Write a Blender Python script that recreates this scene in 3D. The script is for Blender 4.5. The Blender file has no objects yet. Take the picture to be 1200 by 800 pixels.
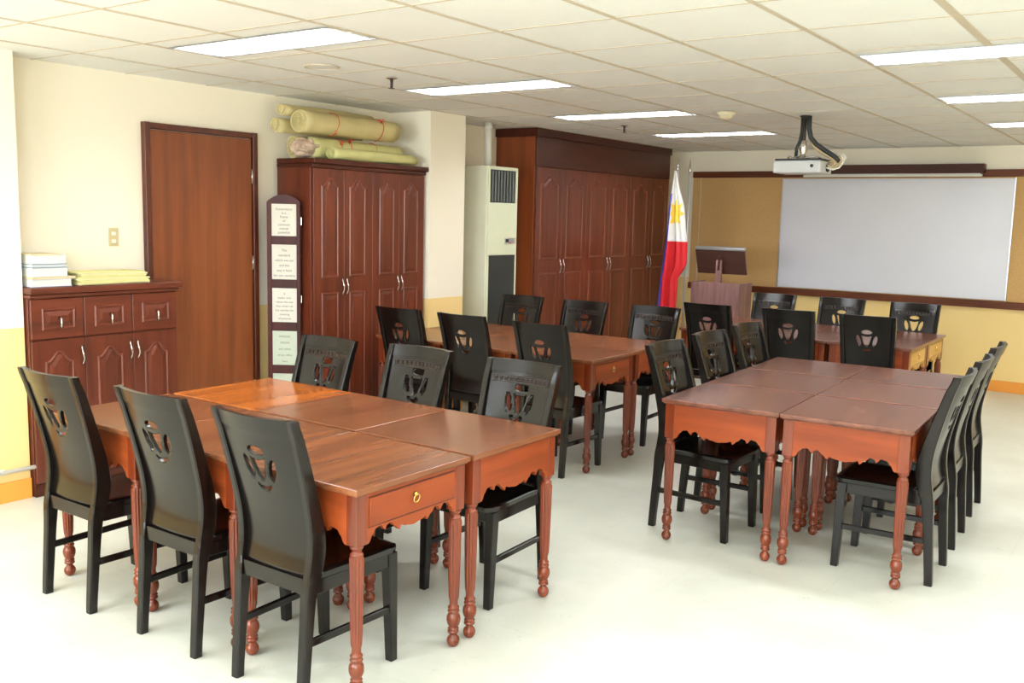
import bpy, bmesh, math, random
from mathutils import Vector, Matrix
from math import sin, cos, pi, radians
random.seed(7)
SC = bpy.context.scene
COL = SC.collection

# ------------------------------------------------------------------ materials
def srgb(r, g, b):
    def f(c):
        c /= 255.
        return c/12.92 if c <= .04045 else ((c+.055)/1.055)**2.4
    return (f(r), f(g), f(b), 1.)

def new_mat(name):
    m = bpy.data.materials.new(name); m.use_nodes = True
    nt = m.node_tree; b = nt.nodes['Principled BSDF']
    return m, nt, b

def plain(name, rgb, rough=.5, metal=0., noise=0., nscale=8., spec=.5, coat=0., bump=0., bscale=60.):
    m, nt, b = new_mat(name)
    b.inputs['Roughness'].default_value = rough
    b.inputs['Metallic'].default_value = metal
    b.inputs['Specular IOR Level'].default_value = spec
    b.inputs['Coat Weight'].default_value = coat
    b.inputs['Coat Roughness'].default_value = .12
    tc = nt.nodes.new('ShaderNodeTexCoord')
    n = nt.nodes.new('ShaderNodeTexNoise'); n.inputs['Scale'].default_value = nscale; n.inputs['Detail'].default_value = 5
    nt.links.new(tc.outputs['Object'], n.inputs['Vector'])
    r = nt.nodes.new('ShaderNodeValToRGB')
    c = srgb(*rgb); k = noise
    r.color_ramp.elements[0].position = .3; r.color_ramp.elements[1].position = .7
    r.color_ramp.elements[0].color = tuple(v*(1-k) for v in c[:3])+(1,)
    r.color_ramp.elements[1].color = tuple(min(1, v*(1+k)) for v in c[:3])+(1,)
    nt.links.new(n.outputs['Fac'], r.inputs['Fac']); nt.links.new(r.outputs['Color'], b.inputs['Base Color'])
    if bump:
        n2 = nt.nodes.new('ShaderNodeTexNoise'); n2.inputs['Scale'].default_value = bscale; n2.inputs['Detail'].default_value = 3
        nt.links.new(tc.outputs['Object'], n2.inputs['Vector'])
        bp = nt.nodes.new('ShaderNodeBump'); bp.inputs['Strength'].default_value = bump; bp.inputs['Distance'].default_value = .004
        nt.links.new(n2.outputs['Fac'], bp.inputs['Height']); nt.links.new(bp.outputs['Normal'], b.inputs['Normal'])
    return m

def wood(name, dark, light, rough=.3, axis='Z', scale=1., vary=.0, coat=.0, spec=.5):
    """grain running along the given object axis"""
    m, nt, b = new_mat(name)
    tc = nt.nodes.new('ShaderNodeTexCoord'); mp = nt.nodes.new('ShaderNodeMapping')
    s = {'X': (1.2, 16, 16), 'Y': (16, 1.2, 16), 'Z': (16, 16, 1.2)}[axis]
    mp.inputs['Scale'].default_value = tuple(v*scale for v in s)
    nt.links.new(tc.outputs['Object'], mp.inputs['Vector'])
    n = nt.nodes.new('ShaderNodeTexNoise'); n.inputs['Scale'].default_value = 1.; n.inputs['Detail'].default_value = 4
    n.inputs['Roughness'].default_value = .6; n.inputs['Distortion'].default_value = .25
    oi = nt.nodes.new('ShaderNodeObjectInfo')
    va = nt.nodes.new('ShaderNodeVectorMath'); va.operation = 'ADD'
    sc = nt.nodes.new('ShaderNodeMath'); sc.operation = 'MULTIPLY'; sc.inputs[1].default_value = 5.3
    nt.links.new(oi.outputs['Random'], sc.inputs[0])
    nt.links.new(mp.outputs['Vector'], va.inputs[0]); nt.links.new(sc.outputs[0], va.inputs[1])
    nt.links.new(va.outputs[0], n.inputs['Vector'])
    r = nt.nodes.new('ShaderNodeValToRGB')
    r.color_ramp.elements[0].position = .33; r.color_ramp.elements[1].position = .67
    r.color_ramp.elements[0].color = srgb(*dark); r.color_ramp.elements[1].color = srgb(*light)
    nt.links.new(n.outputs['Fac'], r.inputs['Fac'])
    hs = nt.nodes.new('ShaderNodeHueSaturation')
    mr = nt.nodes.new('ShaderNodeMapRange'); mr.inputs['To Min'].default_value = 1-vary; mr.inputs['To Max'].default_value = 1+vary
    nt.links.new(oi.outputs['Random'], mr.inputs['Value']); nt.links.new(mr.outputs[0], hs.inputs['Value'])
    nt.links.new(r.outputs['Color'], hs.inputs['Color']); nt.links.new(hs.outputs['Color'], b.inputs['Base Color'])
    b.inputs['Roughness'].default_value = rough; b.inputs['Coat Weight'].default_value = coat
    b.inputs['Coat Roughness'].default_value = .15; b.inputs['Specular IOR Level'].default_value = spec
    return m

def emit(name, rgb, strength):
    m, nt, b = new_mat(name)
    b.inputs['Base Color'].default_value = srgb(*rgb)
    b.inputs['Emission Color'].default_value = srgb(*rgb); b.inputs['Emission Strength'].default_value = strength
    return m

def wall_mat():
    """two-tone painted wall: cream above, yellow dado below, orange skirting band, split by height"""
    m, nt, b = new_mat('painted_wall')
    tc = nt.nodes.new('ShaderNodeTexCoord'); sp = nt.nodes.new('ShaderNodeSeparateXYZ')
    nt.links.new(tc.outputs['Object'], sp.inputs[0])
    r = nt.nodes.new('ShaderNodeValToRGB'); r.color_ramp.interpolation = 'CONSTANT'
    mr = nt.nodes.new('ShaderNodeMath'); mr.operation = 'MULTIPLY'; mr.inputs[1].default_value = 1/2.5
    nt.links.new(sp.outputs['Z'], mr.inputs[0]); nt.links.new(mr.outputs[0], r.inputs['Fac'])
    e = r.color_ramp.elements
    e[0].position = 0; e[0].color = srgb(250, 219, 150)
    e[1].position = .985/2.5; e[1].color = srgb(252, 244, 224)
    n = nt.nodes.new('ShaderNodeTexNoise'); n.inputs['Scale'].default_value = 1.3; n.inputs['Detail'].default_value = 4
    nt.links.new(tc.outputs['Object'], n.inputs['Vector'])
    mr2 = nt.nodes.new('ShaderNodeMapRange'); mr2.inputs['To Min'].default_value = .96; mr2.inputs['To Max'].default_value = 1.03
    nt.links.new(n.outputs['Fac'], mr2.inputs['Value'])
    hs = nt.nodes.new('ShaderNodeHueSaturation'); nt.links.new(mr2.outputs[0], hs.inputs['Value'])
    nt.links.new(r.outputs['Color'], hs.inputs['Color']); nt.links.new(hs.outputs['Color'], b.inputs['Base Color'])
    b.inputs['Roughness'].default_value = .55
    return m

def floor_mat():
    m, nt, b = new_mat('floor_vinyl')
    tc = nt.nodes.new('ShaderNodeTexCoord')
    n = nt.nodes.new('ShaderNodeTexNoise'); n.inputs['Scale'].default_value = 2.2; n.inputs['Detail'].default_value = 8; n.inputs['Roughness'].default_value = .65
    nt.links.new(tc.outputs['Object'], n.inputs['Vector'])
    r = nt.nodes.new('ShaderNodeValToRGB')
    r.color_ramp.elements[0].position = .25; r.color_ramp.elements[0].color = srgb(204, 205, 190)
    r.color_ramp.elements[1].position = .75; r.color_ramp.elements[1].color = srgb(224, 225, 212)
    nt.links.new(n.outputs['Fac'], r.inputs['Fac'])
    # faint scuffs
    v = nt.nodes.new('ShaderNodeTexNoise'); v.inputs['Scale'].default_value = 26; v.inputs['Detail'].default_value = 6; v.inputs['Distortion'].default_value = 1.5
    nt.links.new(tc.outputs['Object'], v.inputs['Vector'])
    r2 = nt.nodes.new('ShaderNodeValToRGB'); r2.color_ramp.elements[0].position = .24; r2.color_ramp.elements[0].color = (.74, .73, .68, 1)
    r2.color_ramp.elements[1].position = .33; r2.color_ramp.elements[1].color = (1, 1, 1, 1)
    nt.links.new(v.outputs['Fac'], r2.inputs['Fac'])
    # tile joints 0.6 m
    br = nt.nodes.new('ShaderNodeTexBrick'); br.offset = 0.; br.inputs['Scale'].default_value = 1.
    br.inputs['Brick Width'].default_value = .61; br.inputs['Row Height'].default_value = .61; br.inputs['Mortar Size'].default_value = .0012
    br.inputs['Color1'].default_value = br.inputs['Color2'].default_value = (1, 1, 1, 1); br.inputs['Mortar'].default_value = (.86, .85, .8, 1)
    nt.links.new(tc.outputs['Object'], br.inputs['Vector'])
    m1 = nt.nodes.new('ShaderNodeMixRGB'); m1.blend_type = 'MULTIPLY'; m1.inputs[0].default_value = 1
    m2 = nt.nodes.new('ShaderNodeMixRGB'); m2.blend_type = 'MULTIPLY'; m2.inputs[0].default_value = .8
    nt.links.new(r.outputs['Color'], m1.inputs[1]); nt.links.new(r2.outputs['Color'], m1.inputs[2])
    nt.links.new(m1.outputs[0], m2.inputs[1]); nt.links.new(br.outputs['Color'], m2.inputs[2])
    nt.links.new(m2.outputs[0], b.inputs['Base Color'])
    r3 = nt.nodes.new('ShaderNodeMapRange'); r3.inputs['To Min'].default_value = .22; r3.inputs['To Max'].default_value = .42
    nt.links.new(n.outputs['Fac'], r3.inputs['Value']); nt.links.new(r3.outputs[0], b.inputs['Roughness'])
    return m

M = dict(
    wall=wall_mat(), floor=floor_mat(),
    orange=plain('orange_skirting', (240, 160, 66), .5, noise=.03),
    tile=plain('ceiling_tile', (240, 240, 236), .9, noise=.02, nscale=3, bump=.35, bscale=120, spec=.2),
    tee=plain('ceiling_tee', (206, 194, 172), .5, noise=.03),
    white=plain('white_paint', (236, 234, 224), .4, noise=.02),
    door=wood('door_veneer', (112, 56, 25), (136, 73, 35), .45, 'Z', .8),
    doorframe=wood('door_frame_wood', (70, 28, 14), (92, 40, 20), .4, 'Z'),
    cab=wood('cabinet_wood', (80, 33, 18), (108, 48, 27), .35, 'Z', .9),
    cabh=wood('cabinet_wood_horizontal', (82, 34, 18), (106, 47, 27), .35, 'Y', .9),
    bigside=wood('wardrobe_side_wood', (112, 50, 20), (136, 64, 28), .3, 'Z', .7),
    mould=wood('moulding_wood', (94, 42, 28), (118, 58, 40), .3, 'Z'),
    crown=wood('crown_wood', (60, 23, 12), (80, 34, 19), .35, 'Y', spec=.3),
    top=wood('desk_top_wood', (104, 58, 33), (138, 84, 52), .24, 'Y', .8, vary=.08),
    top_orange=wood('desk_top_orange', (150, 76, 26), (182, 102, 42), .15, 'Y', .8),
    top_dark=wood('desk_top_dark', (88, 50, 38), (122, 74, 56), .26, 'X', .8, vary=.08),
    apron=wood('desk_apron_wood', (120, 51, 21), (150, 68, 30), .36, 'Y', .8, vary=.06, spec=.32),
    apronx=wood('desk_side_wood', (120, 51, 21), (150, 68, 30), .36, 'X', .8, vary=.06, spec=.32),
    legw=wood('desk_leg_wood', (94, 37, 17), (126, 54, 27), .2, 'Z', .8, vary=.05, spec=.55),
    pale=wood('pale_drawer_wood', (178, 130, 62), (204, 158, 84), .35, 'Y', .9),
    paled=wood('pale_drawer_edge', (134, 88, 40), (160, 110, 54), .4, 'Y', .9),
    black=plain('black_lacquer', (18, 13, 11), .22, noise=.12, nscale=14, spec=.36),
    blackseat=plain('black_seat_lacquer', (14, 11, 10), .16, noise=.1, spec=.5),
    blackcarve=plain('dark_brown_carving', (36, 22, 18), .4, noise=.2, nscale=60),
    chrome=plain('chrome', (214, 210, 204), .2, metal=1.),
    brass=plain('brass', (222, 190, 110), .25, metal=1.),
    alu=plain('aluminium', (205, 208, 212), .35, metal=.9),
    diffuser=emit('lamp_diffuser', (240, 246, 255), 20.),
    tube=emit('lamp_tube', (255, 253, 246), 16.),
    ac=plain('aircon_enamel', (216, 220, 190), .35, noise=.02),
    acside=plain('aircon_side_enamel', (214, 214, 192), .4, noise=.02),
    acgrille=plain('aircon_grille', (42, 46, 46), .45, noise=.1),
    acblade=plain('aircon_louvre', (112, 114, 110), .35, noise=.1),
    paper=plain('paper', (218, 214, 202), .7, noise=.02),
    papergreen=plain('paper_greenish', (194, 202, 184), .7, noise=.03),
    ink=plain('grey_ink', (104, 100, 94), .8),
    panel=wood('display_panel_wood', (50, 15, 13), (74, 22, 18), .45, 'Z', spec=.25),
    kraft=plain('kraft_mat', (206, 192, 138), .6, noise=.08, nscale=9, bump=.3, bscale=14),
    yellowmat=plain('yellow_mat', (206, 202, 138), .6, noise=.06, nscale=9, bump=.3, bscale=14),
    pinkmat=plain('crumpled_paper', (196, 172, 152), .75, noise=.2, nscale=26, bump=1., bscale=30),
    red=plain('red_ribbon', (206, 66, 48), .6),
    board=plain('whiteboard_enamel', (226, 226, 236), .28, noise=.012, nscale=3),
    cork=plain('cork', (202, 162, 106), .85, noise=.07, nscale=55),
    bframe=wood('board_frame_wood', (82, 38, 18), (106, 54, 28), .45, 'X', spec=.25),
    dark=wood('dark_box_wood', (58, 26, 15), (74, 36, 22), .45, 'X', spec=.25),
    podium=wood('podium_veneer', (116, 80, 78), (148, 108, 102), .45, 'Z', 1.6),
    podiumdark=wood('podium_top_wood', (58, 30, 24), (76, 42, 32), .4, 'X'),
    flagw=plain('flag_white', (236, 234, 230), .75, noise=.02),
    flagr=plain('flag_red', (206, 26, 34), .7, noise=.05),
    flagb=plain('flag_blue', (44, 56, 160), .7),
    flagy=plain('flag_yellow', (246, 208, 70), .7),
    projector=plain('projector_case', (206, 208, 210), .4, noise=.02),
    cable=plain('black_cable', (38, 42, 44), .5),
    cablebeige=plain('beige_cable', (198, 176, 134), .5),
    smoke=plain('smoke_detector', (222, 212, 180), .5),
    plate=plain('switch_plate', (206, 190, 146), .4),
    base=plain('dark_base', (44, 40, 36), .5),
    polem=plain('pole_metal', (222, 222, 218), .3, metal=.25),
    dirty=plain('dark_lens', (24, 26, 30), .15),
    speaker=plain('speaker_mesh', (226, 226, 220), .6, noise=.04, nscale=200),
    folder=plain('manila_folder', (224, 218, 150), .7, noise=.04),
    folder2=plain('manila_folder_pale', (230, 222, 176), .7, noise=.04),
    c_lav=plain('lavender_cover', (196, 200, 224), .5), c_white=plain('white_pages', (222, 222, 216), .8, noise=.04, nscale=90),
    c_blue=plain('blue_grey_cover', (104, 122, 150), .5), c_tan=plain('tan_cover', (212, 196, 156), .6), c_grey=plain('grey_pages', (204, 208, 210), .8, noise=.04, nscale=90),
)

M['tube'].cycles.emission_sampling = 'NONE'
M['diffuser'].cycles.emission_sampling = 'FRONT_BACK'

# ------------------------------------------------------------------ mesh helpers
def newbm(): return bmesh.new()

def box(bm, x0, x1, y0, y1, z0, z1, bev=0., mi=0, segs=1):
    vs = [bm.verts.new((x, y, z)) for x in (x0, x1) for y in (y0, y1) for z in (z0, z1)]
    idx = [(0, 1, 3, 2), (4, 6, 7, 5), (0, 4, 5, 1), (2, 3, 7, 6), (0, 2, 6, 4), (1, 5, 7, 3)]
    fs = [bm.faces.new([vs[i] for i in f]) for f in idx]
    for f in fs: f.material_index = mi
    if bev:
        es = list({e for f in fs for e in f.edges})
        r = bmesh.ops.bevel(bm, geom=es, offset=bev, segments=segs, affect='EDGES', profile=.6)
        for f in r['faces']: f.material_index = mi
    return vs

def xform(bm, n0, mat):
    bm.verts.ensure_lookup_table()
    for v in list(bm.verts)[n0:]: v.co = mat @ v.co

def prism(bm, pts, axis, a0, a1, mi=0):
    """closed 2D polygon extruded along an axis; pts are the two other coordinates in xyz order"""
    def P(p, a):
        return {'X': (a, p[0], p[1]), 'Y': (p[0], a, p[1]), 'Z': (p[0], p[1], a)}[axis]
    A = [bm.verts.new(P(p, a0)) for p in pts]; B = [bm.verts.new(P(p, a1)) for p in pts]
    fs = [bm.faces.new(A), bm.faces.new(B[::-1])]
    n = len(pts)
    for i in range(n): fs.append(bm.faces.new((A[i], B[i], B[(i+1) % n], A[(i+1) % n])))
    for f in fs: f.material_index = mi
    return fs

def lathe(bm, prof, cx=0, cy=0, seg=20, mi=0, flute=None):
    """prof: (r, z) list bottom->top. flute(z)->depth, 12 grooves"""
    rings = []
    for r, z in prof:
        ring = []
        for i in range(seg):
            a = 2*pi*i/seg; rr = r
            if flute:
                rr = r*(1 - flute(z)*(.5-.5*cos(12*a)))
            ring.append(bm.verts.new((cx+rr*cos(a), cy+rr*sin(a), z)))
        rings.append(ring)
    for a, b in zip(rings, rings[1:]):
        for i in range(seg):
            f = bm.faces.new((a[i], a[(i+1) % seg], b[(i+1) % seg], b[i])); f.smooth = True; f.material_index = mi
    f = bm.faces.new(rings[0][::-1]); f.material_index = mi
    f = bm.faces.new(rings[-1]); f.material_index = mi

def tube(bm, path, r, seg=8, closed=False, mi=0, smooth=True):
    path = [Vector(p) for p in path]; n = len(path); rings = []
    rs = r if isinstance(r, (list, tuple)) else [r]*n
    prev = None
    for i, p in enumerate(path):
        if closed: t = path[(i+1) % n]-path[i-1]
        else: t = path[min(i+1, n-1)]-path[max(i-1, 0)]
        t.normalize()
        if prev is None:
            up = Vector((0, 0, 1)) if abs(t.z) < .9 else Vector((1, 0, 0))
            u = t.cross(up).normalized()
        else:
            u = (prev - t*prev.dot(t)).normalized()
        prev = u; w = t.cross(u)
        rings.append([bm.verts.new(p+u*(rs[i]*cos(2*pi*k/seg))+w*(rs[i]*sin(2*pi*k/seg))) for k in range(seg)])
    m = n if closed else n-1
    for i in range(m):
        a, b = rings[i], rings[(i+1) % n]
        for k in range(seg):
            f = bm.faces.new((a[k], a[(k+1) % seg], b[(k+1) % seg], b[k])); f.smooth = smooth; f.material_index = mi
    if not closed:
        for rg in (rings[0][::-1], rings[-1]):
            f = bm.faces.new(rg); f.material_index = mi

def obj(name, bm, mats, parent=None, smooth=False):
    bmesh.ops.recalc_face_normals(bm, faces=bm.faces[:])
    me = bpy.data.meshes.new(name); bm.to_mesh(me); bm.free()
    if not isinstance(mats, (list, tuple)): mats = [mats]
    for m in mats: me.materials.append(m)
    if smooth:
        for p in me.polygons: p.use_smooth = True
    o = bpy.data.objects.new(name, me); COL.objects.link(o)
    if parent: o.parent = parent
    return o

def tag(o, label=None, cat=None, group=None, kind=None):
    if label: o['label'] = label
    if cat: o['category'] = cat
    if group: o['group'] = group
    if kind: o['kind'] = kind
    return o

def thing(name, label, cat, loc=(0, 0, 0), rz=0., group=None):
    o = bpy.data.objects.new(name, None); COL.objects.link(o)
    o.empty_display_size = .1
    o.location = loc; o.rotation_euler = (0, 0, rz)
    return tag(o, label, cat, group)

def dup(root, label, loc=None, rz=None):
    def rec(o, par):
        c = o.copy(); COL.objects.link(c)
        if par: c.parent = par
        for ch in kids[o]: rec(ch, c)
        return c
    kids = {}
    def walk(o):
        kids[o] = list(o.children)
        for c in kids[o]: walk(c)
    walk(root)
    r = rec(root, None)
    if loc is not None: r.location = loc
    if rz is not None: r.rotation_euler = (0, 0, rz)
    r['label'] = label
    return r

def struct(name, bm, mats): return tag(obj(name, bm, mats), kind='structure')

# ------------------------------------------------------------------ room
H = 2.5
XL, YB = -5.52, 10.84          # left wall plane, back wall plane
XR, YF = 3.2, -1.6             # walls the photo does not show
bm = newbm(); box(bm, XL-.1, XR+.1, YF-.1, YB+.1, -.1, 0); struct('floor', bm, M['floor'])
bm = newbm(); box(bm, XL-.12, XL, YF-.1, YB+.12, 0, H+.1); struct('wall_left', bm, M['wall'])
bm = newbm(); box(bm, XL, XR, YB, YB+.12, 0, H+.1); struct('wall_back', bm, M['wall'])
bm = newbm(); box(bm, XR, XR+.12, YF-.1, YB+.12, 0, H+.1); struct('wall_right', bm, M['wall'])
# wall behind the camera, with two openings made up to let fill light in
bm = newbm()
fill_wins = [(-4.6, -2.0), (-1.0, 1.6)]; W0, W1 = .9, 2.2
box(bm, XL, XR, YF-.12, YF, 0, W0); box(bm, XL, XR, YF-.12, YF, W1, H+.1)
for a, b_ in ((XL, fill_wins[0][0]), (fill_wins[0][1], fill_wins[1][0]), (fill_wins[1][1], XR)): box(bm, a, b_, YF-.12, YF, W0, W1)
struct('wall_front', bm, M['wall'])
for i, (a, b_) in enumerate(fill_wins):
    bm = newbm()
    for z in (W0+.001, W1-.051): box(bm, a+.001, b_-.001, YF-.09, YF-.03, z, z+.05)
    for x in (a+.001, (a+b_)/2-.025, b_-.051): box(bm, x, x+.05, YF-.089, YF-.031, W0+.051, W1-.051)
    struct('added_window_%d' % (i+1), bm, M['white'])  # frames of the made-up windows
# columns standing out from the left wall
bm = newbm(); box(bm, XL, -5.33, YF, 2.77, 0, H); struct('column_near', bm, M['wall'])
bm = newbm(); box(bm, XL, -5.07, 5.98, 6.43, 0, H); struct('column_far', bm, M['wall'])
# baseboards
def base(name, *b):
    bm = newbm(); box(bm, *b); return struct(name, bm, M['orange'])
base('baseboard_left', XL, XL+.012, 4.60, 5.968, 0, .115)
base('baseboard_back', -5.0, XR, YB-.012, YB, 0, .115)
base('baseboard_column', -5.33, -5.318, YF, 2.77, 0, .115)
bm = newbm(); box(bm, -5.07, -5.058, 5.968, 6.43, 0, .115); box(bm, XL+.013, -5.07, 5.968, 5.98, 0, .115); struct('baseboard_far', bm, M['orange'])
# ceiling: tiles with openings for the lamps
GX, GY, G = -5.04, 2.374, .6
lampX = [GX+.6, GX+.6+3.0, GX+.6+6.0]; lampR = [-5, -2, 1, 4, 7, 10]
LW = .30
holes = []
for lx in lampX:
    for j in lampR:
        yc = GY+G*j+.3; holes.append((lx+.012, lx+1.188, yc-LW/2, yc+LW/2))
bm = newbm()
xs = sorted({XL-.1, XR+.1} | {h[0] for h in holes} | {h[1] for h in holes}); ys = sorted({YF-.1, YB+.1} | {h[2] for h in holes} | {h[3] for h in holes})
for a, b_ in zip(xs, xs[1:]):
    for c, d in zip(ys, ys[1:]):
        mx, my = (a+b_)/2, (c+d)/2
        if any(h[0] < mx < h[1] and h[2] < my < h[3] for h in holes): continue
        vs = [bm.verts.new(p) for p in ((a, c, H), (a, d, H), (b_, d, H), (b_, c, H))]; bm.faces.new(vs)
bmesh.ops.remove_doubles(bm, verts=bm.verts[:], dist=1e-5)
r = bmesh.ops.extrude_face_region(bm, geom=bm.faces[:])
for v in [g for g in r['geom'] if isinstance(g, bmesh.types.BMVert)]: v.co.z += .02
struct('ceiling', bm, M['tile'])
# tee grid
bm = newbm()
i = -1
while GX+G*i < XR:
    x = GX+G*i
    segs_ = []
    if x > XL+.02:
        # break the tee where a lamp crosses its middle
        ybr = sorted([(h[2], h[3]) for h in holes if h[0] < x < h[1]])
        y = YF
        for a, b_ in ybr:
            if a > y: segs_.append((y, a-.001))
            y = b_+.001
        segs_.append((y, YB))
        w = .011 if i != 7 else .018
        for a, b_ in segs_: box(bm, x-w, x+w, a, b_, H-.004, H-.0005)
    i += 1
j = -7
while GY+G*j < YB:
    y = GY+G*j
    if y > YF: box(bm, XL, XR, y-.007, y+.007, H-.003, H-.0006)
    j += 1
struct('trim_1', bm, M['tee'])

# ------------------------------------------------------------------ ceiling lamps
def make_lamp():
    t = thing('ceiling_light', 'x', 'ceiling light', group='recessed fluorescent ceiling lights')
    L2, W2 = .588, LW/2
    bm = newbm()   # trough and rim
    rim = .014
    for s in (-1, 1):
        box(bm, -L2-.006, L2+.006, min(s*W2, s*(W2+rim)), max(s*W2, s*(W2+rim)), -.007, -.0045)
        box(bm, -L2, L2, min(s*(W2-.001), s*(W2-.005)), max(s*(W2-.001), s*(W2-.005)), -.004, .085)
        box(bm, min(s*L2, s*(L2-.004)), max(s*L2, s*(L2-.004)), -W2+.005, W2-.005, -.004, .085)
    box(bm, -L2, L2, -W2+.002, W2-.002, .085, .09)
    obj('housing', bm, M['alu'], t)
    bm = newbm(); box(bm, -L2+.05, L2-.05, -W2+.008, W2-.008, .05, .054)
    for f in bm.faces:
        f.material_index = 0 if all(v.co.z < .052 for v in f.verts) else 1
    obj('diffuser', bm, [M['diffuser'], M['white']], t)
    for s in (-1, 1):
        bm = newbm(); tube(bm, [(-L2+.03, s*.07, .034), (L2-.03, s*.07, .034)], .013, 10); obj('tube', bm, M['tube'], t)
    bm = newbm()
    n = 13
    for k in range(n):
        x = -L2+.04+(2*L2-.08)*k/(n-1)
        box(bm, x-.002, x+.002, -W2+.006, W2-.006, -.003, .02)
    box(bm, -L2+.005, L2-.005, -.002, .002, -.0028, .019)
    obj('louvre', bm, M['white'], t)
    return t
lamp0 = make_lamp(); first = True
lamp_lab = {
 (0, 1): 'recessed fluorescent light with louvres, largest one, above the tall plain door',
 (0, 4): 'recessed fluorescent light, second from the front in the left row, above the tall cabinet',
 (0, 7): 'recessed fluorescent light, third in the left row, before the built-in wardrobe',
 (0, 10): 'recessed fluorescent light farthest back in the left row, above the flag',
 (1, 4): 'recessed fluorescent light nearest to us at the right edge of the photo',
 (1, 7): 'recessed fluorescent light, middle one of three at the right edge, over the whiteboard end',
 (1, 10): 'recessed fluorescent light, farthest and smallest one at the right edge'}
for a, lx in enumerate(lampX):
    for j in lampR:
        lab = lamp_lab.get((a, j), 'recessed fluorescent ceiling light outside the photo')
        loc = (lx+.6, GY+G*j+.3, H)
        if first: lamp0.location = loc; lamp0['label'] = lab; first = False
        else: dup(lamp0, lab, loc)

# added fill lights outside the made-up windows, tilted up to brighten the ceiling
for a, b_ in fill_wins:
    ld = bpy.data.lights.new('fill_light', 'AREA'); ld.shape = 'RECTANGLE'; ld.size = b_-a; ld.size_y = W1-W0
    ld.energy = 125; ld.color = (.84, .93, 1.)
    lo = bpy.data.objects.new('fill_light', ld); COL.objects.link(lo)
    lo.location = ((a+b_)/2, YF-.2, (W0+W1)/2); lo.rotation_euler = (radians(98), 0, 0)

# other ceiling fittings
def lathe_obj(name, prof, mat, parent=None, seg=28, **k):
    bm = newbm(); lathe(bm, prof, seg=seg, **k); return obj(name, bm, mat, parent)
def ceil_speaker(loc, label):
    t = thing('ceiling_speaker', label, 'speaker', (loc[0], loc[1], H), group='round ceiling speakers')
    lathe_obj('grille', [(.088, -.007), (.09, -.0045)], M['speaker'], t)
    bm = newbm(); tube(bm, [(.098*cos(a*pi/16), .098*sin(a*pi/16), -.006) for a in range(32)], .005, 6, closed=True); obj('rim', bm, M['tee'], t)
ceil_speaker((-4.155, 3.93), 'round white ceiling speaker behind the largest fluorescent light')
ceil_speaker((-4.23, 8.15), 'small far round ceiling speaker above the built-in wardrobe')
def sprinkler(loc, label):
    t = thing('fire_sprinkler', label, 'sprinkler', (loc[0], loc[1], H), group='ceiling sprinklers')
    lathe_obj('escutcheon', [(.012, -.014), (.034, -.007), (.036, -.0045)], M['chrome'], t, 20)
    lathe_obj('stem', [(.004, -.062), (.009, -.058), (.009, -.03), (.011, -.014)], M['base'], t, 12)
    lathe_obj('deflector', [(.02, -.066), (.02, -.063)], M['base'], t, 16)
sprinkler((-4.1, 4.46), 'small pendent fire sprinkler between the two front left ceiling lights')
sprinkler((-4.2, 7.6), 'small far fire sprinkler before the wardrobe crown')
t = thing('smoke_detector', 'round cream smoke detector on the ceiling left of the projector', 'smoke detector', (-2.97, 6.95, H))
lathe_obj('housing', [(.03, -.055), (.05, -.045), (.055, -.03), (.07, -.024), (.072, -.0045)], M['smoke'], t)
lathe_obj('sensor_cap', [(.012, -.064), (.024, -.06), (.028, -.0555)], M['tee'], t, 16)

# ------------------------------------------------------------------ door
bm = newbm(); box(bm, XL, XL+.028, 3.71, 4.52, .01, 2.17, .002); box(bm, XL, XL+.012, 3.70, 4.53, 0.0, .0095)
d = struct('door_1', bm, M['door'])
bm = newbm()
x1 = XL+.045
box(bm, XL, x1, 3.665, 3.705, 0, 2.215, .003); box(bm, XL, x1, 4.527, 4.567, 0, 2.215, .003); box(bm, XL, x1-.001, 3.706, 4.526, 2.175, 2.213, .003)
obj('door_frame', bm, M['doorframe'], d)
for z in (.35, 1.25, 1.86):
    bm = newbm(); tube(bm, [(XL+.033, 4.523, z), (XL+.033, 4.523, z+.1)], .007, 8); obj('hinge', bm, M['chrome'], d)
# light switch
t = thing('light_switch', 'tan two-gang light switch plate on the cream wall left of the door', 'light switch', (XL, 3.452, 1.486))
bm = newbm(); box(bm, 0, .008, -.032, .032, -.057, .057, .002); obj('plate', bm, M['plate'], t)
for z in (-.027, .022):
    bm = newbm(); box(bm, .008, .013, -.015, .015, z-.012, z+.012, .002); obj('rocker', bm, M['white'], t)
# white pipe along the near column
t = thing('water_pipe', 'thin white pipe running low along the near column', 'pipe', (-5.298, 0, .182))
bm = newbm(); tube(bm, [(0, YF+.05, 0), (0, 2.81, 0)], .0125, 10); obj('conduit', bm, M['white'], t)
for y in (-.8, .6, 1.9, 2.6):
    bm = newbm(); box(bm, -.0195, .004, y-.01, y+.01, -.017, .017, .002); obj('clip', bm, M['white'], t)

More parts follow.
